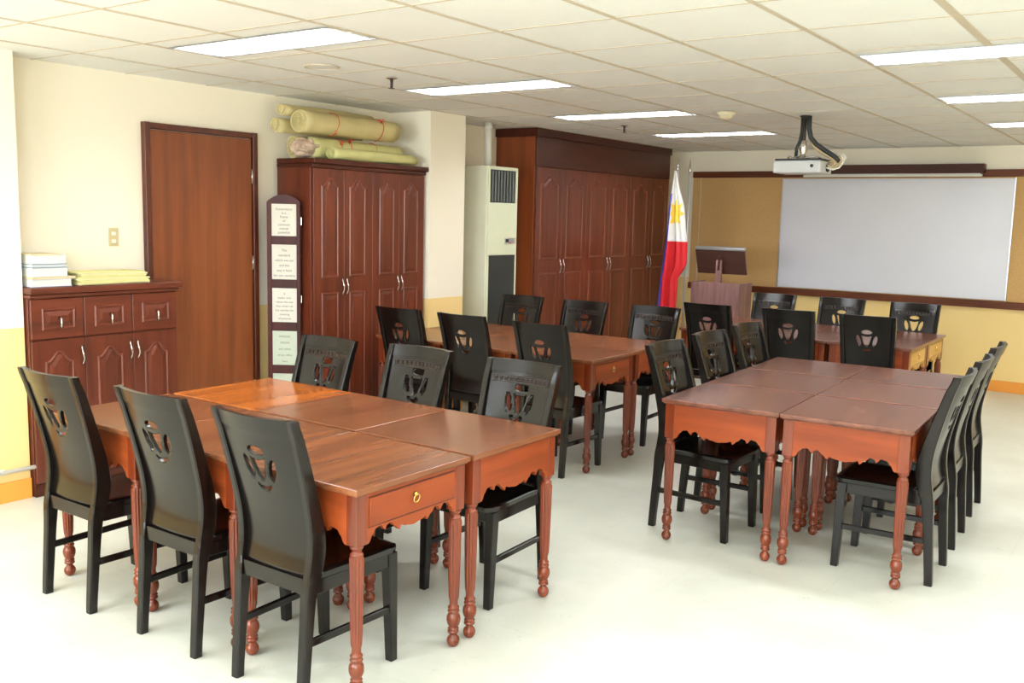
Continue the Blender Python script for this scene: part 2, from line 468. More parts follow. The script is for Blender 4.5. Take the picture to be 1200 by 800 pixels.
# ------------------------------------------------------------------ cabinets
def arch_pts(y0, y1, z0, z1, a):
    """closed outline (y,z), cathedral arch on top when a > 0"""
    P = [(y0, z0), (y1, z0)]
    if a <= 0: return P+[(y1, z1), (y0, z1)]
    n = 22; top = []
    for i in range(n+1):
        t_ = i/n; u = min(t_, 1-t_)*2
        s = 0 if u < .14 else (u-.14)/.86
        s = s*s*(3-2*s); s = min(1, s*1.12)
        top.append((y1+(y0-y1)*t_, z1-a+a*s))
    return P+top
def shrink(pts, d):
    cy = (min(p[0] for p in pts)+max(p[0] for p in pts))/2; cz = (min(p[1] for p in pts)+max(p[1] for p in pts))/2
    w = max(p[0] for p in pts)-cy; h = max(p[1] for p in pts)-cz
    return [(cy+(p[0]-cy)*(w-d)/w, cz+(p[1]-cz)*(h-d)/h) for p in pts]
def raised(bm, x, y0, y1, z0, z1, a, mi_m=1):
    """raised panel with a moulded edge on a door face at plane x"""
    o_ = arch_pts(y0, y1, z0, z1, a)
    A = [bm.verts.new((x, *p)) for p in o_]; B = [bm.verts.new((x+.007, *p)) for p in shrink(o_, .006)]
    C_ = [bm.verts.new((x+.007, *p)) for p in shrink(o_, .010)]; D = [bm.verts.new((x+.001, *p)) for p in shrink(o_, .016)]
    E_ = [bm.verts.new((x+.001, *p)) for p in shrink(o_, .022)]; F_ = [bm.verts.new((x+.006, *p)) for p in shrink(o_, .045)]
    n = len(o_)
    for P_, Q, mi in ((A, B, mi_m), (B, C_, mi_m), (C_, D, mi_m), (D, E_, 0), (E_, F_, 0)):
        for i in range(n):
            f = bm.faces.new((P_[i], P_[(i+1) % n], Q[(i+1) % n], Q[i])); f.material_index = mi
    f = bm.faces.new(F_); f.material_index = 0
def handle(parent, x, y, z0, z1, mat='chrome'):
    bm = newbm()
    n = 9; P = []
    for i in range(n):
        t_ = i/(n-1); P.append((x+.004+.022*sin(pi*t_), y+.004*sin(2*pi*t_), z0+(z1-z0)*t_))
    tube(bm, P, [.006, .0045, .004, .005, .0065, .005, .004, .0045, .006], 8)
    return obj('handle', bm, M[mat], parent)
def cab_door(parent, x, y0, y1, z0, z1, panels, hy=None, hz=None):
    bm = newbm(); box(bm, x-.018, x, y0+.0015, y1-.0015, z0, z1, .002)
    for (a, b_, c, d_, ar) in panels: raised(bm, x, a, b_, c, d_, ar)
    o = obj('door', bm, [M['cab'], M['mould']], parent)
    if hy is not None: handle(o, x, hy, hz[0], hz[1])
    return o
# small cabinet by the column
XF = -5.28
t = thing('low_cabinet', 'low dark red-brown wooden cabinet with drawers and arched doors, beside the near column', 'cabinet')
Y0, Y1 = 2.778, 3.735
bm = newbm(); box(bm, XL+.046, XF-.02, Y0, Y1, .0, 1.15, .002); obj('body', bm, M['cab'], t)
bm = newbm()
box(bm, XL+.047, XF+.012, Y0-.005, Y1+.014, 1.150, 1.172, .004); box(bm, XL+.046, XF+.028, Y0-.005, Y1+.028, 1.173, 1.212, .008, segs=2)
obj('countertop', bm, M['cabh'], t)
bm = newbm(); box(bm, XF-.02, XF-.012, Y0, Y1, 0, .075); obj('plinth', bm, M['crown'], t)
yy = [2.782, 3.103, 3.418, 3.733]
for k in range(3):
    a, b_ = yy[k], yy[k+1]
    bm = newbm(); box(bm, XF-.018, XF, a+.002, b_-.002, .915, 1.145, .003)
    raised(bm, XF, a+.065, b_-.055, .965, 1.09, 0)
    dr = obj('drawer', bm, [M['cabh'], M['mould']], t)
    yc = (a+b_)/2+.005
    bm = newbm(); tube(bm, [(XF+.006, yc, 1.032), (XF+.026, yc, 1.03), (XF+.03, yc, 1.0), (XF+.022, yc, .975)], [.009, .006, .006, .008], 8)
    obj('knob', bm, M['chrome'], dr)
for k in range(3):
    a, b_ = yy[k], yy[k+1]
    hy = [b_-.025, b_-.025, a+.025][k]
    cab_door(t, XF, a, b_, .08, .905, [(a+.075, b_-.07, .16, .84, .055)], hy, (.745, .86))

# tall cabinet
XF = -5.10
t = thing('tall_cabinet', 'tall dark red-brown four-door wooden cabinet with arched panels, rolled mats on top', 'cabinet')
Y0, Y1 = 4.735, 5.955
bm = newbm(); box(bm, -5.47, XF-.02, Y0, Y1, 0, 1.985, .002); obj('body', bm, M['cab'], t)
bm = newbm(); box(bm, -5.47, XF+.006, Y0-.004, Y1+.004, 1.985, 2.012, .003); box(bm, -5.47, XF+.022, Y0-.004, Y1+.018, 2.0125, 2.05, .006, segs=2); obj('crown_moulding', bm, M['crown'], t)
for k in range(4):
    w = (Y1-Y0-.02)/4; a = Y0+.01+k*w; b_ = a+w
    hy = b_-.022 if k % 2 == 0 else a+.022
    ia, ib = (a+.075, b_-.055) if k % 2 == 0 else (a+.055, b_-.075)
    cab_door(t, XF, a, b_, .06, 1.98, [(ia, ib, 1.20, 1.92, .06), (ia, ib, .12, 1.09, 0)], hy, (1.07, 1.19))
# built-in wardrobe
XF = -5.05
t = thing('built_in_wardrobe', 'ceiling-high six-door dark red-brown wardrobe with arched panels behind the air conditioner', 'wardrobe')
Y0, Y1 = 7.48, 10.27
bm = newbm(); box(bm, XL+.001, XF-.02, Y0, Y1, 0, 2.42, .002); obj('body', bm, M['bigside'], t)
bm = newbm(); box(bm, XF-.0195, XF, Y0, Y1, 2.145, 2.42, .002); obj('frieze', bm, M['crown'], t)
bm = newbm(); box(bm, XL+.001, XF+.022, Y0-.022, Y1, 2.421, 2.4955, .004); obj('crown_moulding', bm, M['crown'], t)
for k in range(6):
    w = (Y1-Y0-.02)/6; a = Y0+.01+k*w; b_ = a+w
    hy = b_-.03 if k % 2 == 0 else a+.03
    cab_door(t, XF, a, b_, .06, 2.14, [(a+.075, b_-.075, 1.27, 2.06, .07), (a+.075, b_-.075, .13, 1.14, 0)], hy, (1.13, 1.27))

# ------------------------------------------------------------------ air conditioner
t = thing('air_conditioner', 'tall cream floor-standing air conditioner with dark grilles before the wardrobe', 'air conditioner')
XF = -5.0; Y0, Y1 = 6.665, 7.12; TZ = 2.105
bm = newbm(); box(bm, -5.34, XF-.012, Y0, Y1, .0, TZ, .006); obj('cabinet_body', bm, M['acside'], t)
bm = newbm(); box(bm, XF-.012, XF, Y0+.012, Y1-.004, 1.33, 1.79, .003); 
box(bm, XF-.012, XF, Y0+.012, Y0+.040, 1.79, TZ-.004, .002); box(bm, XF-.012, XF, Y1-.03, Y1-.004, 1.79, TZ-.004, .002); box(bm, XF-.012, XF, Y0+.040, Y1-.03, 2.075, TZ-.004, .002)
box(bm, XF-.012, XF-.001, Y0+.012, Y0+.034, .05, 1.33); box(bm, XF-.012, XF-.001, Y1-.026, Y1-.004, .05, 1.33); box(bm, XF-.012, XF-.001, Y0+.034, Y1-.026, 0, .05)
obj('front_panel', bm, M['ac'], t)
bm = newbm(); box(bm, XF-.0118, XF-.008, Y0+.041, Y1-.031, 1.79, 2.075); g = obj('air_outlet', bm, M['acgrille'], t)
for k in range(8):
    y = Y0+.075+k*.044
    bm = newbm(); box(bm, XF-.008, XF+.001, y-.006, y+.006, 1.80, 2.065, .002); obj('vane', bm, M['acblade'], g)
bm = newbm(); box(bm, XF-.0118, XF-.002, Y0+.035, Y1-.027, .051, 1.328)
for k in range(60):
    z = .07+k*.021; box(bm, XF-.002, XF, Y0+.045, Y1-.037, z, z+.008)
obj('intake_grille', bm, M['acgrille'], t)
bm = newbm(); box(bm, XF, XF+.004, 6.93, 7.085, 1.43, 1.48, .001); c = obj('control_panel', bm, M['alu'], t)
bm = newbm(); box(bm, XF+.004, XF+.0055, 6.94, 6.985, 1.444, 1.472); obj('display', bm, M['dirty'], c)
bm = newbm(); box(bm, XF+.004, XF+.0055, 6.99, 7.03, 1.434, 1.442); obj('indicator', bm, M['red'], c)
t = thing('air_duct_pipe', 'white vertical pipe rising from the air conditioner to the ceiling', 'pipe', (-5.2, 6.92, 2.107))
bm = newbm(); tube(bm, [(0, 0, 0), (0, 0, .388)], .034, 16); obj('duct', bm, M['white'], t)
lathe_obj('collar', [(.042, .33), (.042, .36)], M['white'], t, 16)

# ------------------------------------------------------------------ display panel with framed sayings
P0 = Vector((-5.378, 4.558, 0)); TD = Vector((.817, .577, 0)); ang = math.atan2(.577, .817)
t = thing('display_panel', 'narrow dark wooden panel with arched top holding framed paper sheets, left of the tall cabinet', 'display panel', P0, ang)
WD = .24
bm = newbm()
pts = [(0, 0), (WD, 0)]+[(WD-WD*i/14, 1.735+.055*sin(pi*i/14)**.8) for i in range(15)]
prism(bm, pts, 'Y', 0, .026)
# raised rails framing the sheets
rows = [(1.495, 1.735-.012), (1.186, 1.436), (.878, 1.125), (.566, .816), (.26, .505)]
ed = .034
for x0_, x1_ in ((.002, ed), (WD-ed+.006, WD-.002)): box(bm, x0_, x1_, -.008, 0, .05, 1.722, .002)
zz = [.05]+[v for r_ in rows[::-1] for v in r_]+[1.733]
for a, b_ in zip(zz[0::2], zz[1::2]):
    if b_-a > .02: box(bm, ed, WD-ed+.006, -.0078, 0, a, b_, .002)
obj('board', bm, M['panel'], t)
TXT = [['Governance', 'is a', 'frame', 'of', 'common', 'mental', 'potential'],
       ['The', 'standard', 'which we use', 'and the', 'way it feels', 'for our country'],
       ['A', 'leader who', 'values the way', 'that others do', 'but teaches the', 'meaning', 'of purpose'],
       ['MISSION', 'VISION', 'and values', 'of our office', 'here'],
       ['Service']]
for r_, (z0, z1) in enumerate(rows):
    bm = newbm(); box(bm, ed+.001, WD-ed+.005, -.003, -.0004, z0+.001, z1-.001)
    sh = obj('paper_sheet', bm, M['paper'] if r_ < 3 else M['papergreen'], t)
    n = len(TXT[r_]); h = (z1-z0)
    for k, line in enumerate(TXT[r_]):
        cu = bpy.data.curves.new('lettering', 'FONT'); cu.body = line; cu.size = .024 if r_ < 2 else .021; cu.align_x = 'CENTER'; cu.extrude = .0002
        o = bpy.data.objects.new('lettering', cu); COL.objects.link(o)
        dg = bpy.context.evaluated_depsgraph_get(); me = bpy.data.meshes.new_from_object(o.evaluated_get(dg))
        COL.objects.unlink(o); bpy.data.objects.remove(o)
        me.materials.clear(); me.materials.append(M['ink'])
        q = bpy.data.objects.new('lettering', me); COL.objects.link(q); q.parent = sh
        zt = z1-h*.17-(h*.72)*(k/max(1, n-1))
        if r_ == 4: zt = z1-.12
        q.location = (WD/2+.003, -.0034, zt-.006); q.rotation_euler = (radians(90), 0, 0)
for z in (1.575, 1.02):
    bm = newbm(); box(bm, WD+.0005, WD+.007, .002, .02, z, z+.055, .001); obj('hinge', bm, M['chrome'], t)

# ------------------------------------------------------------------ rolled mats on the tall cabinet
def roll(bm, x, z, y0, y1, r, spiral=3, sx=1., sag=0., seed=0, mi=0, wob=.004, taper=0.):
    rnd = random.Random(seed); n = 24; rings = []
    ph = [rnd.uniform(0, 6.28) for _ in range(4)]
    for k in range(15):
        y = y0+(y1-y0)*k/14; ring = []
        tt = k/14
        for i in range(n):
            a = 2*pi*i/n
            rr = r*(1-taper*tt)+wob*sin(2*a+ph[0]+y*5)+wob*.6*sin(3*a+ph[1]-y*7)
            ring.append(bm.verts.new((x+rr*sx*cos(a), y, z+rr*sin(a)-sag*sin(pi*tt))))
        rings.append(ring)
    for a_, b_ in zip(rings, rings[1:]):
        for i in range(n):
            f = bm.faces.new((a_[i], a_[(i+1) % n], b_[(i+1) % n], b_[i])); f.smooth = True; f.material_index = mi
    bm.faces.new(rings[0]).material_index = mi; bm.faces.new(rings[-1][::-1]).material_index = mi
    # spiral edges of the rolled sheet showing on the near end
    for s_ in range(spiral):
        rr = r*(.85-.27*s_)
        pts = [(x+rr*sx*cos(a*.35+s_)*(1-.012*a), y0-.006, z+rr*sin(a*.35+s_)*(1-.012*a)) for a in range(19)]
        tube(bm, pts, .0045, 5, mi=mi)
def ribbon(parent, x, z, y, r, sx=1., knot=None):
    bm = newbm()
    tube(bm, [(x+(r+.003)*sx*cos(2*pi*i/24), y+.01*sin(4*pi*i/24), z+(r+.003)*sin(2*pi*i/24)) for i in range(24)], .0028, 5, closed=True)
    if knot:
        kx, kz = x+r*sx*cos(knot), z+r*sin(knot); rnd = random.Random(int(y*100))
        for k in range(5):
            d_ = Vector((rnd.uniform(.2, 1), rnd.uniform(-1, 1), rnd.uniform(-.4, 1))).normalized()*rnd.uniform(.03, .055)
            tube(bm, [(kx, y, kz), (kx+d_.x*.5, y+d_.y*.4, kz+d_.z*.8), (kx+d_.x*.7, y+d_.y, kz+d_.z*.7)], [.006, .0045, .003], 6)
    return obj('ribbon', bm, M['red'], parent)
ZT = 2.051
defs = [
 # name,label, x,z,y0,y1,r,sx,mat,ribbons
 ('pale yellow rolled mat, thin, lying at the front edge on the tall cabinet', -5.142, ZT+.045, 4.95, 5.85, .042, 1.1, 'yellowmat', [], 2, .05),
 ('yellow rolled mat with crumpled pinkish end, under the big rolls, tied with red string', -5.262, ZT+.080, 4.86, 5.80, .075, .84, 'yellowmat', [(5.12, .6), (5.22, .9), (5.49, None)], 0, .0),
 ('thick khaki rolled mat with red bow, lying on top of the yellow rolls', -5.222, ZT+.256, 4.72, 5.70, .080, 1.05, 'kraft', [(5.03, -.9), (5.50, .8)], 3, .05),
 ('slim folded khaki mat at the very top behind the thick roll', -5.335, ZT+.335, 4.66, 5.55, .040, 1.2, 'kraft', [], 1, .0),
]
# an inner roll carrying the back one
for lab, x, z, y0, y1, r_, sx, mt, rb, sp, tp in defs:
    t = thing('rolled_mat', lab, 'rolled mat', group='rolled mats on the tall cabinet')
    bm = newbm(); roll(bm, x, z, y0, y1, r_, sp, sx, seed=int(x*1000), wob=.003, taper=tp); obj('sheet_roll', bm, M[mt], t)
    if 'pinkish' in lab:
        bm = newbm(); bmesh.ops.create_icosphere(bm, subdivisions=4, radius=1)
        rnd = random.Random(3)
        from mathutils import noise as mn
        for v in bm.verts:
            d_ = v.co.copy(); k = 1+.28*mn.noise(d_*2.3)+.12*mn.noise(d_*6)
            v.co = Vector((x+.066*d_.x*k, 4.82+.125*d_.y*k, z-.004+.066*d_.z*k))
        obj('crumpled_end', bm, M['pinkmat'], t, smooth=False)
    for y, kn in rb: ribbon(t, x, z, y, r_, sx, kn)
t = thing('rolled_mat', 'khaki rolled mat at the back, behind the yellow rolls against the wall', 'rolled mat', group='rolled mats on the tall cabinet')
bm = newbm(); roll(bm, -5.405, ZT+.085, 4.82, 5.7, .08, 2, .7, seed=77); obj('sheet_roll', bm, M['kraft'], t)
t = thing('rolled_mat', 'short khaki roll with stepped end, left behind the thick roll on the tall cabinet', 'rolled mat', group='rolled mats on the tall cabinet')
bm = newbm(); roll(bm, -5.375, ZT+.228, 4.64, 5.5, .050, 1, .9, seed=78); obj('sheet_roll', bm, M['kraft'], t)

# ------------------------------------------------------------------ papers on the low cabinet
z = 1.2135
books = [('c_lav', .042, 'lavender blue bound volume, bottom of the paper stack', 3.035), ('c_tan', .014, 'thin tan folder above the lavender volume in the stack', 3.055),
         ('c_grey', .050, 'thick grey bound report in the middle of the stack', 3.01), ('c_blue', .022, 'blue-grey bound report in the paper stack', 3.005),
         ('c_white', .048, 'thick white bound report near the top of the stack', 3.005), ('c_tan', .008, 'thin tan sheet cover topping the paper stack', 2.955)]
for k, (mt, h, lab, ye) in enumerate(books):
    t = thing('bound_report', lab, 'book', group='reports stacked on the low cabinet')
    x0 = -5.455+random.uniform(-.006, .006); x1_ = x0+.185+random.uniform(-.01, .01)
    if h > .02:
        bm = newbm(); box(bm, x0, x1_, 2.80, ye, z, z+.003); box(bm, x0, x1_, 2.80, ye, z+h-.003, z+h); box(bm, x0, x0+.003, 2.8, ye, z+.003, z+h-.003); obj('cover', bm, M[mt], t)
        bm = newbm(); box(bm, x0+.0032, x1_-.004, 2.803, ye-.004, z+.0032, z+h-.0032)
        obj('pages', bm, M['c_white'] if k % 2 == 0 else M['c_grey'], t)
    else:
        bm = newbm(); box(bm, x0, x1_, 2.80, ye, z, z+h); obj('cover', bm, M[mt], t)
    z += h+.0006
z = 1.2135
for k in range(8):
    bm = newbm(); y0 = 3.075+random.uniform(-.012, .02); y1_ = 3.52+random.uniform(-.02, .02); x0 = -5.46+random.uniform(-.01, .01)
    n = 10; hh = .0082
    lo = []; up = []
    for i in range(n+1):
        y = y0+(y1_-y0)*i/n; dz = .004*(1-i/n)*(k/8.)
        for lst, zz_ in ((lo, z+dz), (up, z+dz+hh)): lst.append([bm.verts.new((xx, y, zz_)) for xx in (x0, x0+.2)])
    for i in range(n):
        bm.faces.new((lo[i][0], lo[i][1], lo[i+1][1], lo[i+1][0])); bm.faces.new((up[i][0], up[i+1][0], up[i+1][1], up[i][1]))
        for s_ in (0, 1): bm.faces.new((lo[i][s_], lo[i+1][s_], up[i+1][s_], up[i][s_]))
    bm.faces.new((lo[0][0], lo[0][1], up[0][1], up[0][0])); bm.faces.new((lo[n][0], lo[n][1], up[n][1], up[n][0]))
    o = obj('manila_folder', bm, M['folder'] if k % 3 else M['folder2'])
    places = ['at the very bottom', 'second from the bottom', 'third from the bottom', 'fourth from the bottom', 'fourth from the top', 'third from the top', 'second from the top', 'on the very top']
    tag(o, 'pale yellow manila folder %s of the pile beside the report stack' % places[k], 'folder', 'manila folders on the low cabinet')
    z += .0088+.0005

# ------------------------------------------------------------------ board wall
t = thing('notice_board', 'long wall board of brown cork with dark wooden frame on the back wall', 'notice board')
BX0, BX1 = -5.0, 2.6; yb = YB
bm = newbm(); box(bm, BX0, BX1, yb-.02, yb-.001, .93, 2.19); obj('cork_panel', bm, M['cork'], t)
bm = newbm(); box(bm, BX0, BX1, yb-.045, yb-.001, 2.19, 2.262, .004); box(bm, BX0, BX1, yb-.05, yb-.001, .855, .93, .004)
obj('frame', bm, M['bframe'], t)
for x in (-4.9, -1.0, .8):
    bm = newbm(); box(bm, x-.004, x+.004, yb-.023, yb-.0201, .931, 2.189); obj('joint_strip', bm, M['tee'], t)
t = thing('whiteboard', 'large white enamel whiteboard mounted between brown cork panels', 'whiteboard')
bm = newbm(); box(bm, -3.875, -1.50, yb-.034, yb-.0205, .94, 2.175, .002); obj('writing_surface', bm, M['board'], t)
bm = newbm()
bm.free()
for a in ((-3.885, -3.8755), (-1.4995, -1.49)):
    bm = newbm(); box(bm, a[0], a[1], yb-.038, yb-.0205, .935, 2.18); obj('edge_strip', bm, M['alu'], t)
t = thing('projector_screen', 'rolled-up projection screen in dark wooden case above the whiteboard', 'projector screen')
bm = newbm(); box(bm, -3.70, -1.775, yb-.16, yb-.046, 2.22, 2.315, .003); obj('case', bm, M['dark'], t)
bm = newbm(); box(bm, -3.62, -1.79, yb-.135, yb-.115, 2.188, 2.212, .004); obj('bottom_bar', bm, M['white'], t)
bm = newbm(); box(bm, -3.60, -1.81, yb-.128, yb-.124, 2.212, 2.2195); obj('screen_fabric', bm, M['white'], t)

# ------------------------------------------------------------------ projector
PX, PY = -2.52, 7.42
t = thing('ceiling_projector', 'silver video projector hanging from the ceiling by a pole', 'projector', (PX, PY, 0))
bm = newbm(); box(bm, -.185, .185, -.14, .14, 2.055, 2.150, .014, segs=2); obj('case', bm, M['projector'], t)
bm = newbm(); box(bm, -.175, .178, -.13, .13, 2.1502, 2.165, .004); obj('top_plate', bm, M['acgrille'], t)
bm = newbm(); n0 = 0; lathe(bm, [(.013, 0), (.013, .006)], seg=14)
for v in bm.verts: v.co = Vector((v.co.x+.12, -.14-v.co.z, v.co.y+2.108))
obj('sensor', bm, M['dirty'], t)
bm = newbm(); lathe(bm, [(.03, 0), (.032, .012), (.026, .012)], seg=18)
for v in bm.verts: v.co = Vector((.185+v.co.z, v.co.y+.02, v.co.x+2.1))
obj('lens', bm, M['dirty'], t)
bm = newbm(); tube(bm, [(0, 0, 2.24), (0, 0, 2.475)], .014, 12); obj('pole', bm, M['base'], t)
lathe_obj('ceiling_plate', [(.022, 2.475), (.04, 2.488), (.04, 2.4955)], M['base'], t, 20)
lathe_obj('mount_head', [(.06, 2.1655), (.05, 2.175), (.022, 2.195), (.02, 2.21), (.03, 2.24), (.022, 2.30), (.015, 2.315)], M['chrome'], t, 20)
for sx in (-1, 1):
    bm = newbm(); tube(bm, [(.03*sx, 0, 2.182), (.1*sx, .04*sx, 2.186), (.15*sx, .09, 2.168)], .006, 6); obj('bracket_arm', bm, M['chrome'], t)
t = thing('cable_bundle', 'black and beige cables drooping from ceiling to the projector', 'cable', (PX, PY, 0))
for k, (rr, mt, P) in enumerate([
    (.019, 'cable', [(.03, .01, 2.494), (.032, .01, 2.40), (.05, .01, 2.33), (.09, .02, 2.28), (.16, .03, 2.23), (.23, .04, 2.185), (.27, .05, 2.15)]),
    (.013, 'cable', [(-.022, .005, 2.494), (-.022, .005, 2.38), (-.03, .0, 2.31), (-.05, -.01, 2.25), (-.052, -.01, 2.19)]),
    (.012, 'cablebeige', [(.045, .02, 2.31), (.075, .02, 2.265), (.13, .03, 2.22), (.20, .04, 2.18), (.25, .04, 2.13)]),
    (.008, 'cablebeige', [(.19, .0, 2.12), (.23, .01, 2.10), (.27, .03, 2.12), (.285, .04, 2.16), (.26, .05, 2.185), (.22, .05, 2.17)]),
    (.007, 'white', [(.19, -.02, 2.10), (.24, -.01, 2.085), (.28, .01, 2.10), (.30, .03, 2.135), (.29, .05, 2.18), (.27, .05, 2.20)]),
    (.006, 'white', [(.27, .05, 2.20), (.30, .05, 2.20), (.315, .05, 2.175), (.29, .04, 2.15)]),
    (.010, 'cablebeige', [(.19, .03, 2.14), (.22, .03, 2.15), (.24, .03, 2.13), (.21, .03, 2.105), (.19, .03, 2.11)])]):
    bm = newbm(); tube(bm, P, rr, 8); obj('cable', bm, M[mt], t)

# ------------------------------------------------------------------ flag and poles
def flag_pole(x, y, dx, label):
    t = thing('flag_pole', label, 'flag pole', (x, y, 0), group='flag poles beside the wardrobe')
    lathe_obj('stand', [(.11, 0), (.11, .02), (.05, .045), (.022, .09), (.018, .16)], M['base'], t, 24)
    bm = newbm(); tube(bm, [(0, 0, .16), (dx*.5, 0, 1.2), (dx, 0, 2.2)], .0125, 10); obj('pole', bm, M['polem'], t)
    bm = newbm(); tube(bm, [(dx, 0, 2.2), (dx, 0, 2.215), (dx, 0, 2.25), (dx, 0, 2.36)], [.012, .014, .012, .002], 8); obj('finial', bm, M['chrome'], t)
flag_pole(-4.62, 9.43, .075, 'metal flag pole carrying the flag, next to the wardrobe end')
flag_pole(-4.600, 9.85, .0, 'bare silver flag pole standing right of the flag')
# cloth
def flag_lr(z):
    # left and right edges of the hanging cloth against height
    zs = [2.20, 2.0, 1.83, 1.6, 1.44, 1.22, 1.15, 1.06, .70]
    L_ = [-4.550, -4.57, -4.588, -4.60, -4.612, -4.64, -4.645, -4.655, -4.68]
    R_ = [-4.533, -4.49, -4.436, -4.41, -4.378, -4.372, -4.40, -4.458, -4.465]
    for i in range(len(zs)-1):
        if zs[i] >= z >= zs[i+1]:
            u = (zs[i]-z)/(zs[i]-zs[i+1]); return L_[i]+(L_[i+1]-L_[i])*u, R_[i]+(R_[i+1]-R_[i])*u
    return L_[-1], R_[-1]
def flag_y(u, z):
    w = min(1., (2.22-z)/.6)
    return 9.37 - .028*w*sin(u*9+1.2*z) - .016*w*sin(u*17+3*z+1)
t = thing('national_flag', 'white red and blue national flag with yellow sun hanging in folds from its pole', 'flag')
bm = newbm(); NU, NV = 40, 80; grid = []
for j in range(NV+1):
    z = 2.20-1.5*j/NV; l_, r__ = flag_lr(z)
    grid.append([bm.verts.new((l_+(r__-l_)*i/NU, flag_y(i/NU, z), z)) for i in range(NU+1)])
for j in range(NV):
    for i in range(NU):
        f = bm.faces.new((grid[j][i], grid[j][i+1], grid[j+1][i+1], grid[j+1][i])); f.smooth = True
        z = 2.20-1.5*(j+.5)/NV; u = (i+.5)/NU
        if u < .10 and z < 1.95: mi = 2
        elif z > 1.44+.015*u: mi = 0
        else: mi = 1
        f.material_index = mi
fo = obj('cloth', bm, [M['flagw'], M['flagr'], M['flagb']], t)
so = fo.modifiers.new('thick', 'SOLIDIFY'); so.thickness = .003; so.offset = 1
bm = newbm()
def sun_vert(a, rad):
    x = -4.512+rad*cos(a)*.85; z = 1.745+rad*sin(a)*1.5
    l_, r__ = flag_lr(z); u = (x-l_)/(r__-l_); u = min(.97, max(.12, u)); x = l_+u*(r__-l_)
    return (x, flag_y(u, z)-.0045, z)
n = 48; rings = []
for q in range(1, 9):
    rings.append([bm.verts.new(sun_vert(2*pi*i/n, q/8*(.066+.036*max(0, cos(8*2*pi*i/n))))) for i in range(n)])
c = bm.verts.new(sun_vert(0, 0))
for i in range(n): bm.faces.new((c, rings[0][i], rings[0][(i+1) % n]))
for a, b_ in zip(rings, rings[1:]):
    for i in range(n): bm.faces.new((a[i], b_[i], b_[(i+1) % n], a[(i+1) % n]))
so = obj('sun_emblem', bm, M['flagy'], t); q = so.modifiers.new('thick', 'SOLIDIFY'); q.thickness = .001

# ------------------------------------------------------------------ lectern
t = thing('lectern', 'grey-brown lectern with slanted dark top on a forked post, before the cork board', 'lectern', (-4.04, 9.4, 0))
bm = newbm(); box(bm, -.275, .275, -.0, .02, .03, 1.035, .003)
for k in range(9): box(bm, -.25+k*.058, -.246+k*.058, -.002, .0, .05, 1.02)
obj('front_panel', bm, M['podium'], t)
bm = newbm()
for s in (-1, 1): box(bm, min(s*.275, s*.257), max(s*.275, s*.257), .0205, .33, .03, 1.035, .002)
box(bm, -.256, .256, .0205, .33, .55, .57); obj('side_panel', bm, M['podium'], t)
bm = newbm(); box(bm, -.30, .30, -.02, .36, 0, .03, .003); obj('base', bm, M['podiumdark'], t)
bm = newbm(); box(bm, -.032, .032, .06, .09, 1.03, 1.16, .003); box(bm, -.032, -.012, .06, .09, 1.16, 1.27, .002); box(bm, .012, .032, .06, .09, 1.16, 1.27, .002); box(bm, -.25, .25, .021, .12, 1.0, 1.03)
obj('post', bm, M['podium'], t)
rot = Matrix.Translation((0, .12, 1.26)) @ Matrix.Rotation(radians(-38), 4, 'X')
bm = newbm(); n0 = 0; box(bm, -.275, .275, -.012, .012, -.145, .125, .003)
box(bm, -.015, .015, -.03, -.012, -.09, .06, .002); xform(bm, 0, Matrix.Translation((0, .12, 1.26)) @ Matrix.Rotation(radians(20), 4, 'X'))
obj('reading_board', bm, M['podiumdark'], t)
bm = newbm(); box(bm, -.277, .277, -.018, .03, .125, .152, .003); xform(bm, 0, Matrix.Translation((0, .12, 1.26)) @ Matrix.Rotation(radians(20), 4, 'X'))
obj('edge_trim', bm, M['alu'], t)

# ------------------------------------------------------------------ desk
DW, DD, TZ = .612, .632, .76      # width along local Y, depth along local X; drawer face on +X
def scallop(t_):
    """apron depth below the top slab at t 0..1"""
    u = min(t_, 1-t_)
    K = [(0, .178), (.03, .176), (.06, .150), (.10, .131), (.15, .127), (.20, .150), (.206, .134), (.25, .128), (.30, .148), (.35, .167), (.356, .151), (.42, .160), (.5, .166)]
    for (a, va), (b_, vb) in zip(K, K[1:]):
        if a <= u <= b_:
            s = (u-a)/(b_-a); s = s*s*(3-2*s); return va+(vb-va)*s
    return K[-1][1]
def apron_bm(length, n=72):
    """apron centred on X axis direction, face thickness in Y, outer face at y=0"""
    bm = newbm(); pts = [(-length/2, 0), (length/2, 0)]
    pts += [(length/2-length*i/n, -scallop(i/n)) for i in range(n+1)]
    P = []
    for p in pts:
        if not P or (abs(P[-1][0]-p[0])+abs(P[-1][1]-p[1])) > 1e-6: P.append(p)
    prism(bm, P, 'Y', 0, .018)
    return bm
